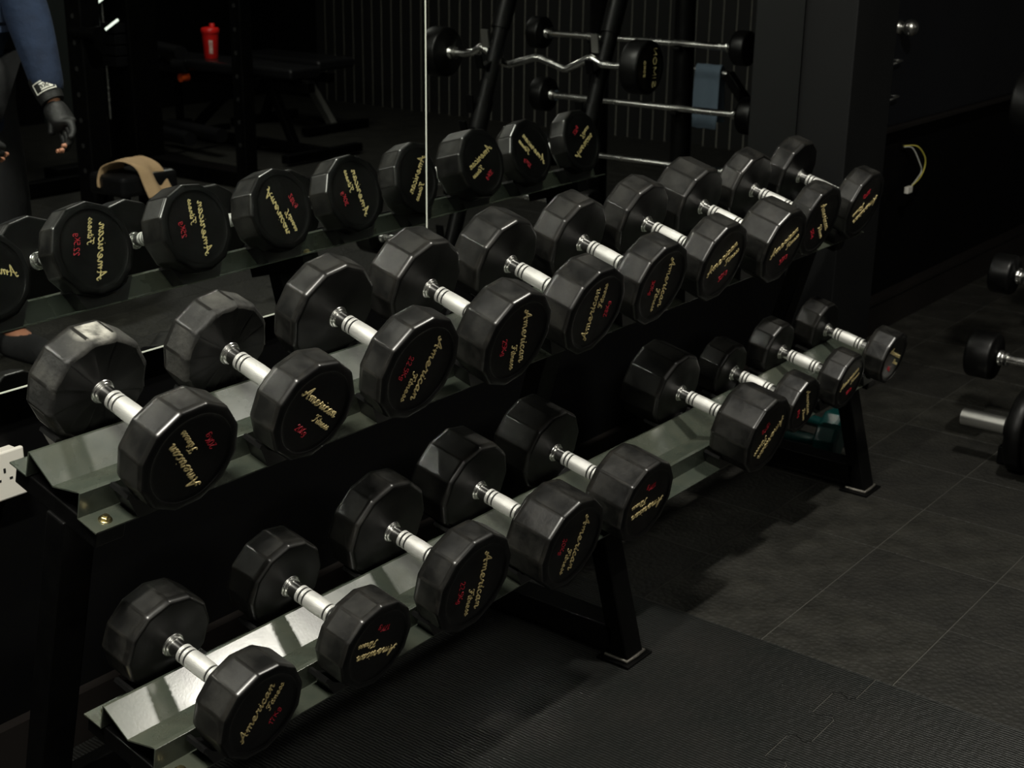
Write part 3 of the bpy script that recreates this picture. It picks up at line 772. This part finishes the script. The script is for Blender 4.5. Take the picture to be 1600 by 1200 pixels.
def cloth(name, label, cat, path, w0, w1, m, yaw=0.0, thick=0.006, wav=0.012, loc=(0, 0, 0), group=None):
    """draped towel: path is a list of (along, up) points; width runs across"""
    pts = catmull([Vector((a, 0, b)) for a, b in path], 6); N = len(pts); K = 14
    vs = []; fs = []
    rnd = random.Random(hash(label) % 1000 if False else len(label))
    for i, p in enumerate(pts):
        t = i/(N-1)
        for k in range(K+1):
            u = k/K; wd = w0 + (w1-w0)*t
            amp = wav*(0.3 + abs(t-0.4)*1.6)
            vs.append(Vector((p.x + amp*math.sin(u*9+t*2.0), (u-0.5)*wd + 0.01*math.sin(t*5+u), p.z + amp*0.4*math.cos(u*11+t*3))))
    for i in range(N-1):
        for k in range(K): fs.append((i*(K+1)+k, i*(K+1)+k+1, (i+1)*(K+1)+k+1, (i+1)*(K+1)+k))
    o = MB().add(vs, fs, True).build(name, m)
    o.location = loc; o.rotation_euler = (0, 0, yaw)
    s = o.modifiers.new('solid', 'SOLIDIFY'); s.thickness = thick
    sb = o.modifiers.new('sub', 'SUBSURF'); sb.levels = 1; sb.render_levels = 1
    tag(o, label, cat, group); return o
# machine arm carrying the blue towel, behind the barbell rack
ma = empty('cable_machine', (5.4, 1.0, 0)); tag(ma, 'black machine frame with chrome handle behind the barbell rack', 'machine')
MT = Matrix.Translation((-5.4, -1.0, 0))
MB().cyl((5.4, 0.90, 0.822), (5.4, 1.09, 0.812), 0.016).build('chrome_handle', CHR, ma, M=MT)
MB().bar((5.4, 1.09, 0.812), (5.4, 1.30, 0.57), 0.05, 0.04).build('arm', BLKST, ma, bevel=0.003, M=MT)
MB().bar((5.4, 1.27, 0.0), (5.4, 1.27, 0.88), 0.05, 0.05, up=(1, 0, 0)).build('upright', BLKST, ma, bevel=0.003, M=MT)
MB().cyl((5.4, 0.92, 0.36), (5.4, 1.05, 0.355), 0.012).build('chrome_handle', CHR, ma, M=MT)
MB().bar((5.4, 1.05, 0.355), (5.4, 1.27, 0.30), 0.04, 0.04).build('arm', BLKST, ma, bevel=0.003, M=MT)
MB().box((5.25, 0.80, 0.0), (5.55, 1.34, 0.04)).build('base', BLKST, ma, bevel=0.003, M=MT)
cloth('towel', 'grey-blue towel hanging over the chrome handle behind the barbell rack', 'towel', [(-0.035, -0.24), (-0.034, -0.1), (-0.026, 0.0), (0, 0.024), (0.026, 0.0), (0.034, -0.1), (0.035, -0.22)], 0.12, 0.15, BLUET, loc=(5.4, 1.00, 0.818), wav=0.006)

# loaded barbell lying at the right edge
fb = empty('barbell', (3.94, 0.9, 0)); tag(fb, 'barbell with chrome sleeve and large black plates lying on the floor at the right edge', 'barbell', 'loaded barbells')
FT = Matrix.Translation((-3.94, -0.9, 0)); yz = 0.112
sx, sz = 3.80, 0.120
MB().cyl((sx, 1.165, sz), (sx, 1.300, sz), 0.0245, 24).build('sleeve', KNOBM, fb, M=FT)
MB().cyl((sx, 1.150, sz), (sx, 1.172, sz), 0.034, 24).build('collar', BLKST, fb, M=FT)
for (pa, pb, pr2) in ((1.098, 1.145, 0.118), (1.046, 1.093, 0.118)):
    Mx = Matrix(((1, 0, 0, sx), (0, 0, 1, pa), (0, 1, 0, sz), (0, 0, 0, 1)))
    t_ = pb-pa
    MB().lathe([(0.026, 0), (pr2*0.94, 0), (pr2, 0.005), (pr2, t_-0.005), (pr2*0.94, t_), (pr2*0.85, t_), (pr2*0.83, t_-0.004), (pr2*0.4, t_-0.004), (pr2*0.36, t_), (0.026, t_)], 40, Mx).build('weight_plate', RUB, fb, M=FT)
MB().cyl((sx, -0.1, sz), (sx, 1.046, sz), 0.014, 16).build('bar', CHR, fb, M=FT)

# ---------------------------------------------------------------- right wall bits
Mk = Matrix(((1, 0, 0, 4.795), (0, 0, -1, 2.02), (0, 1, 0, 1.101), (0, 0, 0, 1)))
MB().lathe([(0.022, -0.009), (0.022, 0.0), (0.012, 0.003), (0.012, 0.010), (0.020, 0.015), (0.026, 0.024), (0.028, 0.034), (0.026, 0.044), (0.020, 0.053), (0.010, 0.058), (0.003, 0.059)], 24, Mk).build('knob', KNOBM, pn)
for i, (hx, hz) in enumerate(((4.79, 0.985), (4.79, 0.862))):
    MB().tube([(hx-0.05, 2.028, hz-0.004), (hx-0.05, 2.012, hz-0.004), (hx+0.02, 2.012, hz+0.002), (hx+0.02, 2.028, hz+0.002)], 0.0035, 8).build('pull', KNOBM, pn)

cb = empty('loose_cable', (4.975, 2.03, 0.665)); tag(cb, 'loose yellow and white wires with a plug hanging from the right wall', 'cable')
CT = Matrix.Translation((-4.975, -2.03, -0.665))
w1 = catmull([(4.965, 2.04, .668), (5.00, 2.00, .667), (5.045, 1.985, .625), (5.055, 1.985, .585), (5.02, 1.985, .55), (4.945, 1.985, .527)], 6)
w2 = catmull([(4.965, 2.04, .664), (4.985, 2.01, .66), (5.02, 1.99, .60), (5.035, 1.988, .57), (4.99, 1.987, .545), (4.94, 1.987, .524)], 6)
MB().tube(w1, 0.0024, 6).build('yellow_wire', YEL, cb, M=CT)
MB().tube(w2, 0.0022, 6).build('white_wire', GRYC, cb, M=CT)
MB().box((4.905, 1.978, .507), (4.945, 1.994, .531)).build('plug', WHITE, cb, bevel=0.002, M=CT)
MB().box((4.95, 2.036, .655), (4.98, 2.046, .677)).build('wall_outlet', BLKST, cb, M=CT)

# ---------------------------------------------------------------- things seen only in the mirror
def rmat(x, y_): return Matrix.Translation((-x, -y_, 0))
# adjustable bench with the shaker on it
bn = empty('adjustable_bench', (6.3, -3.1, 0)); tag(bn, 'black adjustable bench with foam rollers, red shaker standing on it', 'bench')
Bm = rmat(6.3, -3.1)
MB().box((5.95, -3.45, 0.47), (6.28, -2.55, 0.535)).build('seat_pad', VINYL, bn, bevel=0.02, M=Bm, seg=3)
MB().box((6.0, -2.50, 0.47), (6.26, -2.15, 0.535)).build('back_pad', VINYL, bn, bevel=0.02, M=Bm, seg=3)
MB().bar((6.12, -3.55, 0.40), (6.12, -2.1, 0.42), 0.06, 0.06).build('spine', BLKST, bn, bevel=0.004, M=Bm)
MB().bar((6.12, -3.6, 0.05), (6.12, -2.0, 0.05), 0.06, 0.05).build('base_beam', BLKST, bn, bevel=0.004, M=Bm)
MB().bar((6.12, -3.2, 0.05), (6.12, -2.75, 0.40), 0.05, 0.05).build('leg', BLKST, bn, bevel=0.004, M=Bm)
MB().bar((6.12, -2.25, 0.05), (6.12, -2.45, 0.42), 0.05, 0.05).build('leg', BLKST, bn, bevel=0.004, M=Bm)
for yy_ in (-3.58, -2.02): MB().bar((5.80, yy_, 0.04), (6.44, yy_, 0.04), 0.06, 0.05).build('foot', BLKST, bn, bevel=0.004, M=Bm)
ROLL = [((5.70, -3.05, .12), (5.62, -2.63, .12)), ((5.86, -3.10, .13), (5.79, -2.54, .13)), ((5.93, -3.37, .60), (5.75, -2.82, .60)), ((5.90, -3.30, .49), (5.96, -3.02, .49))]
MB().bar((5.66, -2.84, 0.12), (6.12, -2.84, 0.12), 0.035, 0.035).build('roller_arm', BLKST, bn, bevel=0.003, M=Bm)
MB().bar((5.84, -3.10, 0.55), (6.05, -3.16, 0.45), 0.035, 0.035).build('roller_arm', BLKST, bn, bevel=0.003, M=Bm)
for p0, p1 in ROLL:
    MB().cyl(p0, p1, 0.042, 20).build('foam_roller', VINYL, bn, bevel=0.006, M=Bm)
MB().bar((6.12, -3.3, 0.10), (6.12, -3.3, 0.47), 0.04, 0.04, up=(1, 0, 0)).build('leg', BLKST, bn, bevel=0.003, M=Bm)
MB().cyl((5.93, -3.05, 0.42), (5.99, -3.05, 0.42), 0.026, 16).build('adjuster_knob', ORANGE, bn, bevel=0.004, M=Bm)
sh = empty('shaker_bottle', (6.10, -2.945, 0.5355)); tag(sh, 'red shaker bottle with spout lid standing on the black bench', 'bottle')
MB().lathe([(0.040, 0.0), (0.043, 0.006), (0.051, 0.155)], 28).build('cup', REDP, sh)
MB().lathe([(0.055, 0.155), (0.0565, 0.160), (0.0565, 0.178), (0.050, 0.186), (0.030, 0.190)], 28).build('lid', REDP, sh)
MB().lathe([(0.017, 0.186), (0.017, 0.207), (0.013, 0.212)], 16, Matrix.Translation((0.018, 0.0, 0))).build('spout', REDP, sh)
tm_ = MB(); text_mesh(tm_, 'SOKKO8', 0.0, 0.0, 0.085, 0.011, 0.0020, slant=0, n=4)
for v in tm_.v:
    a = 2.285 - (v.y - 0.011)/0.048; zt = v.x + 0.03; r0 = 0.0436 + 0.05*zt + v.z
    v.x, v.y, v.z = r0*math.cos(a), r0*math.sin(a), zt
tm_.build('printed_lettering', WHITE, sh)['label'] = 'white vertical lettering'
# second bench and low frames beyond
b2 = empty('flat_bench', (7.1, -2.9, 0)); tag(b2, 'low black flat bench before the slatted wall', 'bench')
Bm = rmat(7.1, -2.9)
MB().box((6.75, -3.45, 0.42), (7.10, -2.65, 0.49)).build('pad', VINYL, b2, bevel=0.02, M=Bm, seg=3)
MB().bar((6.92, -3.4, 0.36), (6.92, -2.7, 0.36), 0.06, 0.06).build('spine', BLKST, b2, bevel=0.004, M=Bm)
MB().bar((6.92, -3.35, 0.05), (6.92, -3.2, 0.36), 0.05, 0.05).build('leg', BLKST, b2, bevel=0.004, M=Bm)
MB().bar((6.92, -2.70, 0.05), (6.92, -2.95, 0.36), 0.05, 0.05).build('leg', KNOBM, b2, bevel=0.004, M=Bm)
for yy_ in (-3.38, -2.70): MB().bar((6.65, yy_, 0.035), (7.25, yy_, 0.035), 0.06, 0.05).build('foot', BLKST, b2, bevel=0.004, M=Bm)
# power rack uprights
pr_ = empty('power_rack', (4.3, -1.2, 0)); tag(pr_, 'black steel power rack with tall square uprights behind the person', 'rack')
Bm = rmat(4.3, -1.2)
for (px, py, wd) in ((3.85, -1.21, 0.105), (3.85, -2.35, 0.105), (4.75, -1.21, 0.075), (4.75, -2.35, 0.075)):
    up_ = MB().box((px-wd/2, py-wd/2, 0.0), (px+wd/2, py+wd/2, 2.25)).build('upright', BLKST, pr_, bevel=0.006, M=Bm)
    ho = MB()
    for q in range(12): ho.cyl((px-wd/2-0.0008, py, 0.35+0.11*q), (px-wd/2+0.002, py, 0.35+0.11*q), 0.011, 10)
    tag(ho.build('pin_holes', DARKH, pr_, M=Bm), kind='stuff')
for py in (-1.21, -2.35):
    MB().bar((3.85, py, 0.05), (4.75, py, 0.05), 0.07, 0.07).build('base_beam', BLKST, pr_, bevel=0.004, M=Bm)
    MB().bar((3.85, py, 2.22), (4.75, py, 2.22), 0.07, 0.07).build('top_beam', BLKST, pr_, bevel=0.004, M=Bm)
MB().bar((3.85, -1.21, 2.22), (3.85, -2.35, 2.22), 0.07, 0.07).build('top_beam', BLKST, pr_, bevel=0.004, M=Bm)
MB().bar((4.75, -1.21, 2.22), (4.75, -2.35, 2.22), 0.07, 0.07).build('top_beam', BLKST, pr_, bevel=0.004, M=Bm)
jh = MB().cyl((3.80, -1.05, 0.945), (3.80, -1.22, 0.945), 0.024, 18).cyl((3.80, -1.055, 0.945), (3.80, -1.035, 0.945), 0.033, 18)
jh.build('spotter_arm', BLKST, pr_, bevel=0.003, M=Bm)
for q, (p0, p1) in enumerate((((3.876, -1.268, 0.868), (3.972, -1.130, 0.990)), ((3.876, -1.285, 0.990), (3.972, -1.150, 1.110)), ((4.30, -1.60, 1.045), (4.35, -1.53, 1.10)))):  # glowing rods added in place of reflected ceiling light streaks
    lt_ = empty('reflection_streak', p0)
    tag(lt_, ('lower', 'upper', 'short far')[q] + ' slanting glow added for a reflected ceiling light, seen in the mirror', 'light', 'added reflection streaks')
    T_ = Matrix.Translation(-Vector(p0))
    MB().cyl(p0, p1, 0.006, 10).build('streak_glow', STREAKM, lt_, M=T_)
    MB().cyl(Vector(p0) + Vector((0.012, 0.0, 0.0)), Vector(p1) + Vector((0.012, 0.0, 0.0)), 0.007, 8).build('housing', BLKST, lt_, M=T_)  # dark backing rod of the added streak
# cable column with two square posts
cc = empty('cable_tower', (5.2, -2.6, 0)); tag(cc, 'wide black cable machine column with a long floor beam', 'machine')
Bm = rmat(5.2, -2.6)
MB().box((5.10, -2.72, 0.0), (5.30, -2.48, 2.2)).build('upright', BLKST, cc, bevel=0.008, M=Bm)
MB().box((5.18, -2.50, 0.0), (5.32, -1.30, 0.085)).build('base_beam', BLKST, cc, bevel=0.006, M=Bm)
MB().box((4.60, -2.66, 0.0), (5.15, -2.54, 0.085)).build('base_beam', BLKST, cc, bevel=0.006, M=Bm)
for z in (0.60, 0.66, 0.72, 0.78):
    MB().box((5.02, -2.70, z), (5.10, -2.50, z+0.052)).build('weight_plate', VINYL, cc, bevel=0.004, M=Bm)
MB().cyl((5.06, -2.64, 0.3), (5.06, -2.64, 2.1), 0.009, 12).build('guide_rod', CHR, cc, M=Bm)
# upholstered step with the sand towel
st = empty('padded_stool', (3.60, -0.62, 0)); tag(st, 'small black padded stool under the sand-coloured towel', 'stool')
Bm = rmat(3.60, -0.62)
MB().box((3.44, -0.72, 0.37), (3.72, -0.50, 0.455)).build('seat_pad', VINYL, st, bevel=0.02, M=Bm, seg=3)
for dx in (3.48, 3.68):
    for dy in (-0.68, -0.54): MB().bar((dx, dy, 0.0), (dx, dy, 0.38), 0.03, 0.03, up=(1, 0, 0)).build('leg', BLKST, st, bevel=0.003, M=Bm)
cloth('towel', 'sand-coloured towel crumpled over the black stool', 'towel', [(-0.085, -0.055), (-0.080, -0.02), (-0.06, 0.022), (0.0, 0.045), (0.045, 0.040), (0.088, 0.015), (0.115, -0.04), (0.145, -0.095)], 0.19, 0.13, SAND, yaw=1.25, loc=(3.55, -0.60, 0.457), wav=0.016)

# ---------------------------------------------------------------- person (seen in the mirror)
def skin_obj(name, verts, edges, radii, m, parent, sub=2, root=0, M=None):
    me = bpy.data.meshes.new(name); me.from_pydata([tuple(v) for v in verts], edges, []); me.materials.append(m)
    o = link(name, me, parent, M)
    md = o.modifiers.new('skin', 'SKIN'); md.use_smooth_shade = True
    if not me.skin_vertices:
        me.attributes.new
    bm = bmesh.new(); bm.from_mesh(me)
    ly = bm.verts.layers.skin.verify()
    bm.verts.ensure_lookup_table()
    for i, v in enumerate(bm.verts):
        r = radii[i]; r = r if isinstance(r, tuple) else (r, r)
        v[ly].radius = r; v[ly].use_root = (i == root)
    bm.to_mesh(me); bm.free()
    sb = o.modifiers.new('sub', 'SUBSURF'); sb.levels = sub; sb.render_levels = sub
    return o
PX, PY = 2.53, -0.13
pe = empty('person', (PX, PY, 0))
tag(pe, 'person in a blue long-sleeved top and black gloves, seen in the mirror at left', 'person')
PM = rmat(PX, PY)
def mir_x(p): return (2*PX - p[0], p[1], p[2])
hipL = (PX-0.10, PY, 0.93); kneeL = (PX-0.12, PY+0.05, 0.50); ankL = (PX-0.12, PY-0.02, 0.09); toeL = (PX-0.13, PY+0.15, 0.04)
shL = (PX-0.17, PY+0.05, 1.38); elL = (PX-0.185, 0.03, 1.13); wrL = (PX-0.145, 0.165, 0.895); hdL = (PX-0.147, 0.215, 0.825)
chest = (PX, PY+0.03, 1.28); neck = (PX, PY+0.07, 1.47); head0 = (PX, PY+0.11, 1.58); head1 = (PX, PY+0.13, 1.68)
pelv = (PX, PY, 0.97); waist = (PX, PY, 1.10)
bv = [pelv, waist, chest, neck, head0, head1, shL, elL, wrL, hdL, mir_x(shL), mir_x(elL), mir_x(wrL), mir_x(hdL), hipL, kneeL, ankL, toeL, mir_x(hipL), mir_x(kneeL), mir_x(ankL), mir_x(toeL)]
be = [(0,1),(1,2),(2,3),(3,4),(4,5),(2,6),(6,7),(7,8),(8,9),(2,10),(10,11),(11,12),(12,13),(0,14),(14,15),(15,16),(16,17),(0,18),(18,19),(19,20),(20,21)]
brd = [(.13,.10),(.125,.095),(.14,.105),.055,.085,.080,.055,.040,.026,.012,.055,.040,.026,.012,.085,.055,.038,.03,.085,.055,.038,.03]
skin_obj('body', bv, be, brd, SKIN, pe, M=PM)
sv = [pelv, waist, chest, (PX, PY+0.06, 1.42), shL, elL, wrL, mir_x(shL), mir_x(elL), mir_x(wrL), (PX, PY+0.005, 0.74)]
se = [(0,1),(1,2),(2,3),(2,4),(4,5),(5,6),(2,7),(7,8),(8,9),(0,10)]
skin_obj('shirt', sv, se, [(.165,.135),(.160,.130),(.165,.125),.085,.085,.078,.050,.085,.078,.050,(.175,.150)], BLUEC, pe, M=PM)
ankB = (ankL[0], ankL[1], 0.07)
tv = [(PX, PY, 0.98), hipL, kneeL, ankB, mir_x(hipL), mir_x(kneeL), mir_x(ankB)]
skin_obj('trousers', tv, [(0,1),(1,2),(2,3),(0,4),(4,5),(5,6)], [(.14,.12),.105,.078,.068,.105,.078,.068], BLACKC, pe, M=PM)
for f in (lambda p: p, mir_x):
    skin_obj('shoe', [f((PX-0.12, PY-0.07, 0.045)), f((PX-0.125, PY+0.05, 0.045)), f((PX-0.13, PY+0.19, 0.035))], [(0,1),(1,2)], [.052,.058,.044], BLACKC, pe, M=PM)
    # gloved hand: palm and five fingers, slightly curled
    wr_ = Vector(wrL); hd_ = Vector(hdL); d = (hd_-wr_).normalized(); sx_ = Vector((0.15, 1, 0.5)).normalized(); side = (sx_ - d*sx_.dot(d)).normalized(); nrm = d.cross(side).normalized()
    vs = [wr_, wr_+d*0.05, wr_+d*0.10]; es = [(0,1),(1,2)]; rs = [(.032,.030),(.046,.030),(.048,.027)]
    base = 2
    for q, (off, L1_, L2_, L3_) in enumerate(((-.037,.030,.024,.016),(-.012,.036,.028,.018),(.013,.034,.027,.018),(.036,.028,.022,.015))):
        p0 = wr_ + d*0.103 + side*off; p1 = p0 + d*L1_ + nrm*0.006; p2 = p1 + d*L2_*0.8 + nrm*L2_*0.6; p3 = p2 + d*L3_*0.3 + nrm*L3_*0.95
        b_ = len(vs); vs += [p0, p1, p2, p3]; es += [(2, b_), (b_, b_+1), (b_+1, b_+2), (b_+2, b_+3)]; rs += [.0135, .0125, .0115, .010]
    p0 = wr_ + d*0.03 + side*-0.038; p1 = p0 + d*0.036 - side*0.022 + nrm*0.01; p2 = p1 + d*0.026 + nrm*0.014
    b_ = len(vs); vs += [p0, p1, p2]; es += [(1, b_), (b_, b_+1), (b_+1, b_+2)]; rs += [.015, .0135, .012]
    gl = skin_obj('glove', [f(tuple(v)) for v in vs], es, rs, GLOVE, pe, M=PM)
    tips = MB()
    for q in (6, 10, 14):
        if q < len(vs): tips.cyl(f(tuple(vs[q])), f(tuple(vs[q] + nrm*0.012 - d*0.002)), 0.0085, 8, 0.006)
    tips.build('fingertips', SKIN, pe, M=PM)
    a = Vector(f(tuple(wr_ - d*0.075))); b_ = Vector(f(tuple(wr_ + d*0.01)))
    MB().tube([a, a.lerp(b_, .3), a.lerp(b_, .7), b_], 0.04, 18, rr=[.041, .043, .041, .037]).build('wrist_wrap', GLOVE, pe, M=PM)
# printed label on the near wrist wrap: faces the mirror side
hR, wR = Vector(mir_x(hdL)), Vector(mir_x(wrL)); wd_ = (hR-wR).normalized(); wc = wR - wd_*0.033
lab = MB()
nl = (Vector((0, 2.01, 1.2)) * 0 + Vector((-0.62, 0.76, 0.15))); nl = (nl - wd_*nl.dot(wd_)).normalized(); tl = nl.cross(wd_).normalized()
def wrapv(s, t, rr_): 
    a = s/0.0425; return wc + wd_*t + (nl*math.cos(a) + tl*math.sin(a))*rr_
def wrap_patch(mb, s0, s1, t0, t1, rr_):
    K = 10; vs = []; fs = []
    for i in range(K+1):
        s = s0 + (s1-s0)*i/K
        for t in (t0, t1): vs += [wrapv(s, t, rr_), wrapv(s, t, rr_-0.0012)]
    for i in range(K):
        a = i*4; fs += [(a, a+4, a+6, a+2), (a+1, a+3, a+7, a+5), (a, a+1, a+5, a+4), (a+2, a+6, a+7, a+3)]
    fs += [(0, 2, 3, 1), (K*4, K*4+1, K*4+3, K*4+2)]
    mb.add(vs, fs)
fr_ = MB()
for (s0, s1, t0, t1) in ((-.034, .034, .015, .018), (-.034, .034, -.018, -.015), (-.034, -.031, -.018, .018), (.031, .034, -.018, .018), (-.026, .012, -.011, .011)):
    wrap_patch(fr_, s0, s1, t0, t1, 0.0452)
fr_.build('label_print', WHITE, pe, M=PM)['label'] = 'white printed label on the wrist wrap'
lt = MB(); text_mesh(lt, 'SKN5', -0.024, -0.007, 0.034, 0.007, 0.0012, slant=0, n=4)
for v in lt.v:
    q = wrapv(-v.x - 0.012 + 0.004, v.y, 0.0455 + v.z*0.5); v.x, v.y, v.z = q
lt.build('label_letters', BLACKC, pe, M=PM)
# head details
hc = Vector((PX, PY+0.13, 1.64))
hr = MB(); M_ = Matrix.Translation(hc + Vector((0, -0.012, 0.018))) @ Matrix.Diagonal((0.92, 1.12, 1.1, 1))
pr3 = [(0.001 + 0.098*math.sin(t*PI/2*1.15/10), 0.098*math.cos(t*PI/2*1.15/10)) for t in range(11)][::-1]
hr.lathe(pr3, 24, M_, cap=False).build('hair', HAIR, pe, M=PM)
for s in (-1, 1):
    MB().lathe([(0.001, -0.006), (0.008, -0.004), (0.009, 0.0), (0.006, 0.005), (0.001, 0.007)], 12, Matrix.Translation(hc + Vector((s*0.032, 0.072, 0.0))) @ Matrix.Rotation(-PI/2, 4, 'X')).build('eye', WHITE, pe, M=PM)
    MB().lathe([(0.001, -0.01), (0.018, -0.006), (0.024, 0.0), (0.016, 0.007), (0.001, 0.008)], 14, Matrix.Translation(hc + Vector((s*0.086, -0.005, -0.01))) @ Matrix.Rotation(PI/2, 4, 'Y') @ Matrix.Diagonal((1.3, 0.8, 1, 1))).build('ear', SKIN, pe, M=PM)
MB().tube([hc + Vector((0, 0.078, 0.005)), hc + Vector((0, 0.098, -0.022)), hc + Vector((0, 0.082, -0.032))], 0.01, 8, rr=[.006, .012, .009]).build('nose', SKIN, pe, M=PM)
MB().tube([hc + Vector((-0.024, 0.074, -0.052)), hc + Vector((0, 0.084, -0.050)), hc + Vector((0.024, 0.074, -0.052))], 0.005, 8, rr=[.002, .006, .002]).build('mouth', SKIN, pe, M=PM)

# ---------------------------------------------------------------- ceiling fittings
for i, (lx, ly, ll, lw_, pw) in enumerate(LAMPS):  # the third one is the added fill light
    cl = empty('ceiling_light', (lx, ly, CEIL))
    tag(cl, ('long lit LED ceiling fitting above the near end of the rack', 'short lit LED ceiling fitting above the middle of the rack', 'wide unseen fill light added out in the room, left of the rack', 'lit LED ceiling fitting over the benches')[i], 'light', 'LED ceiling fittings')
    MB().box((-ll/2-0.02, -lw_/2-0.02, -0.05), (ll/2+0.02, lw_/2+0.02, 0.0)).build('housing', BLKST, cl, bevel=0.003)
    MB().box((-ll/2, -lw_/2, -0.058), (ll/2, lw_/2, -0.0505)).build('diffuser', LEDM, cl)
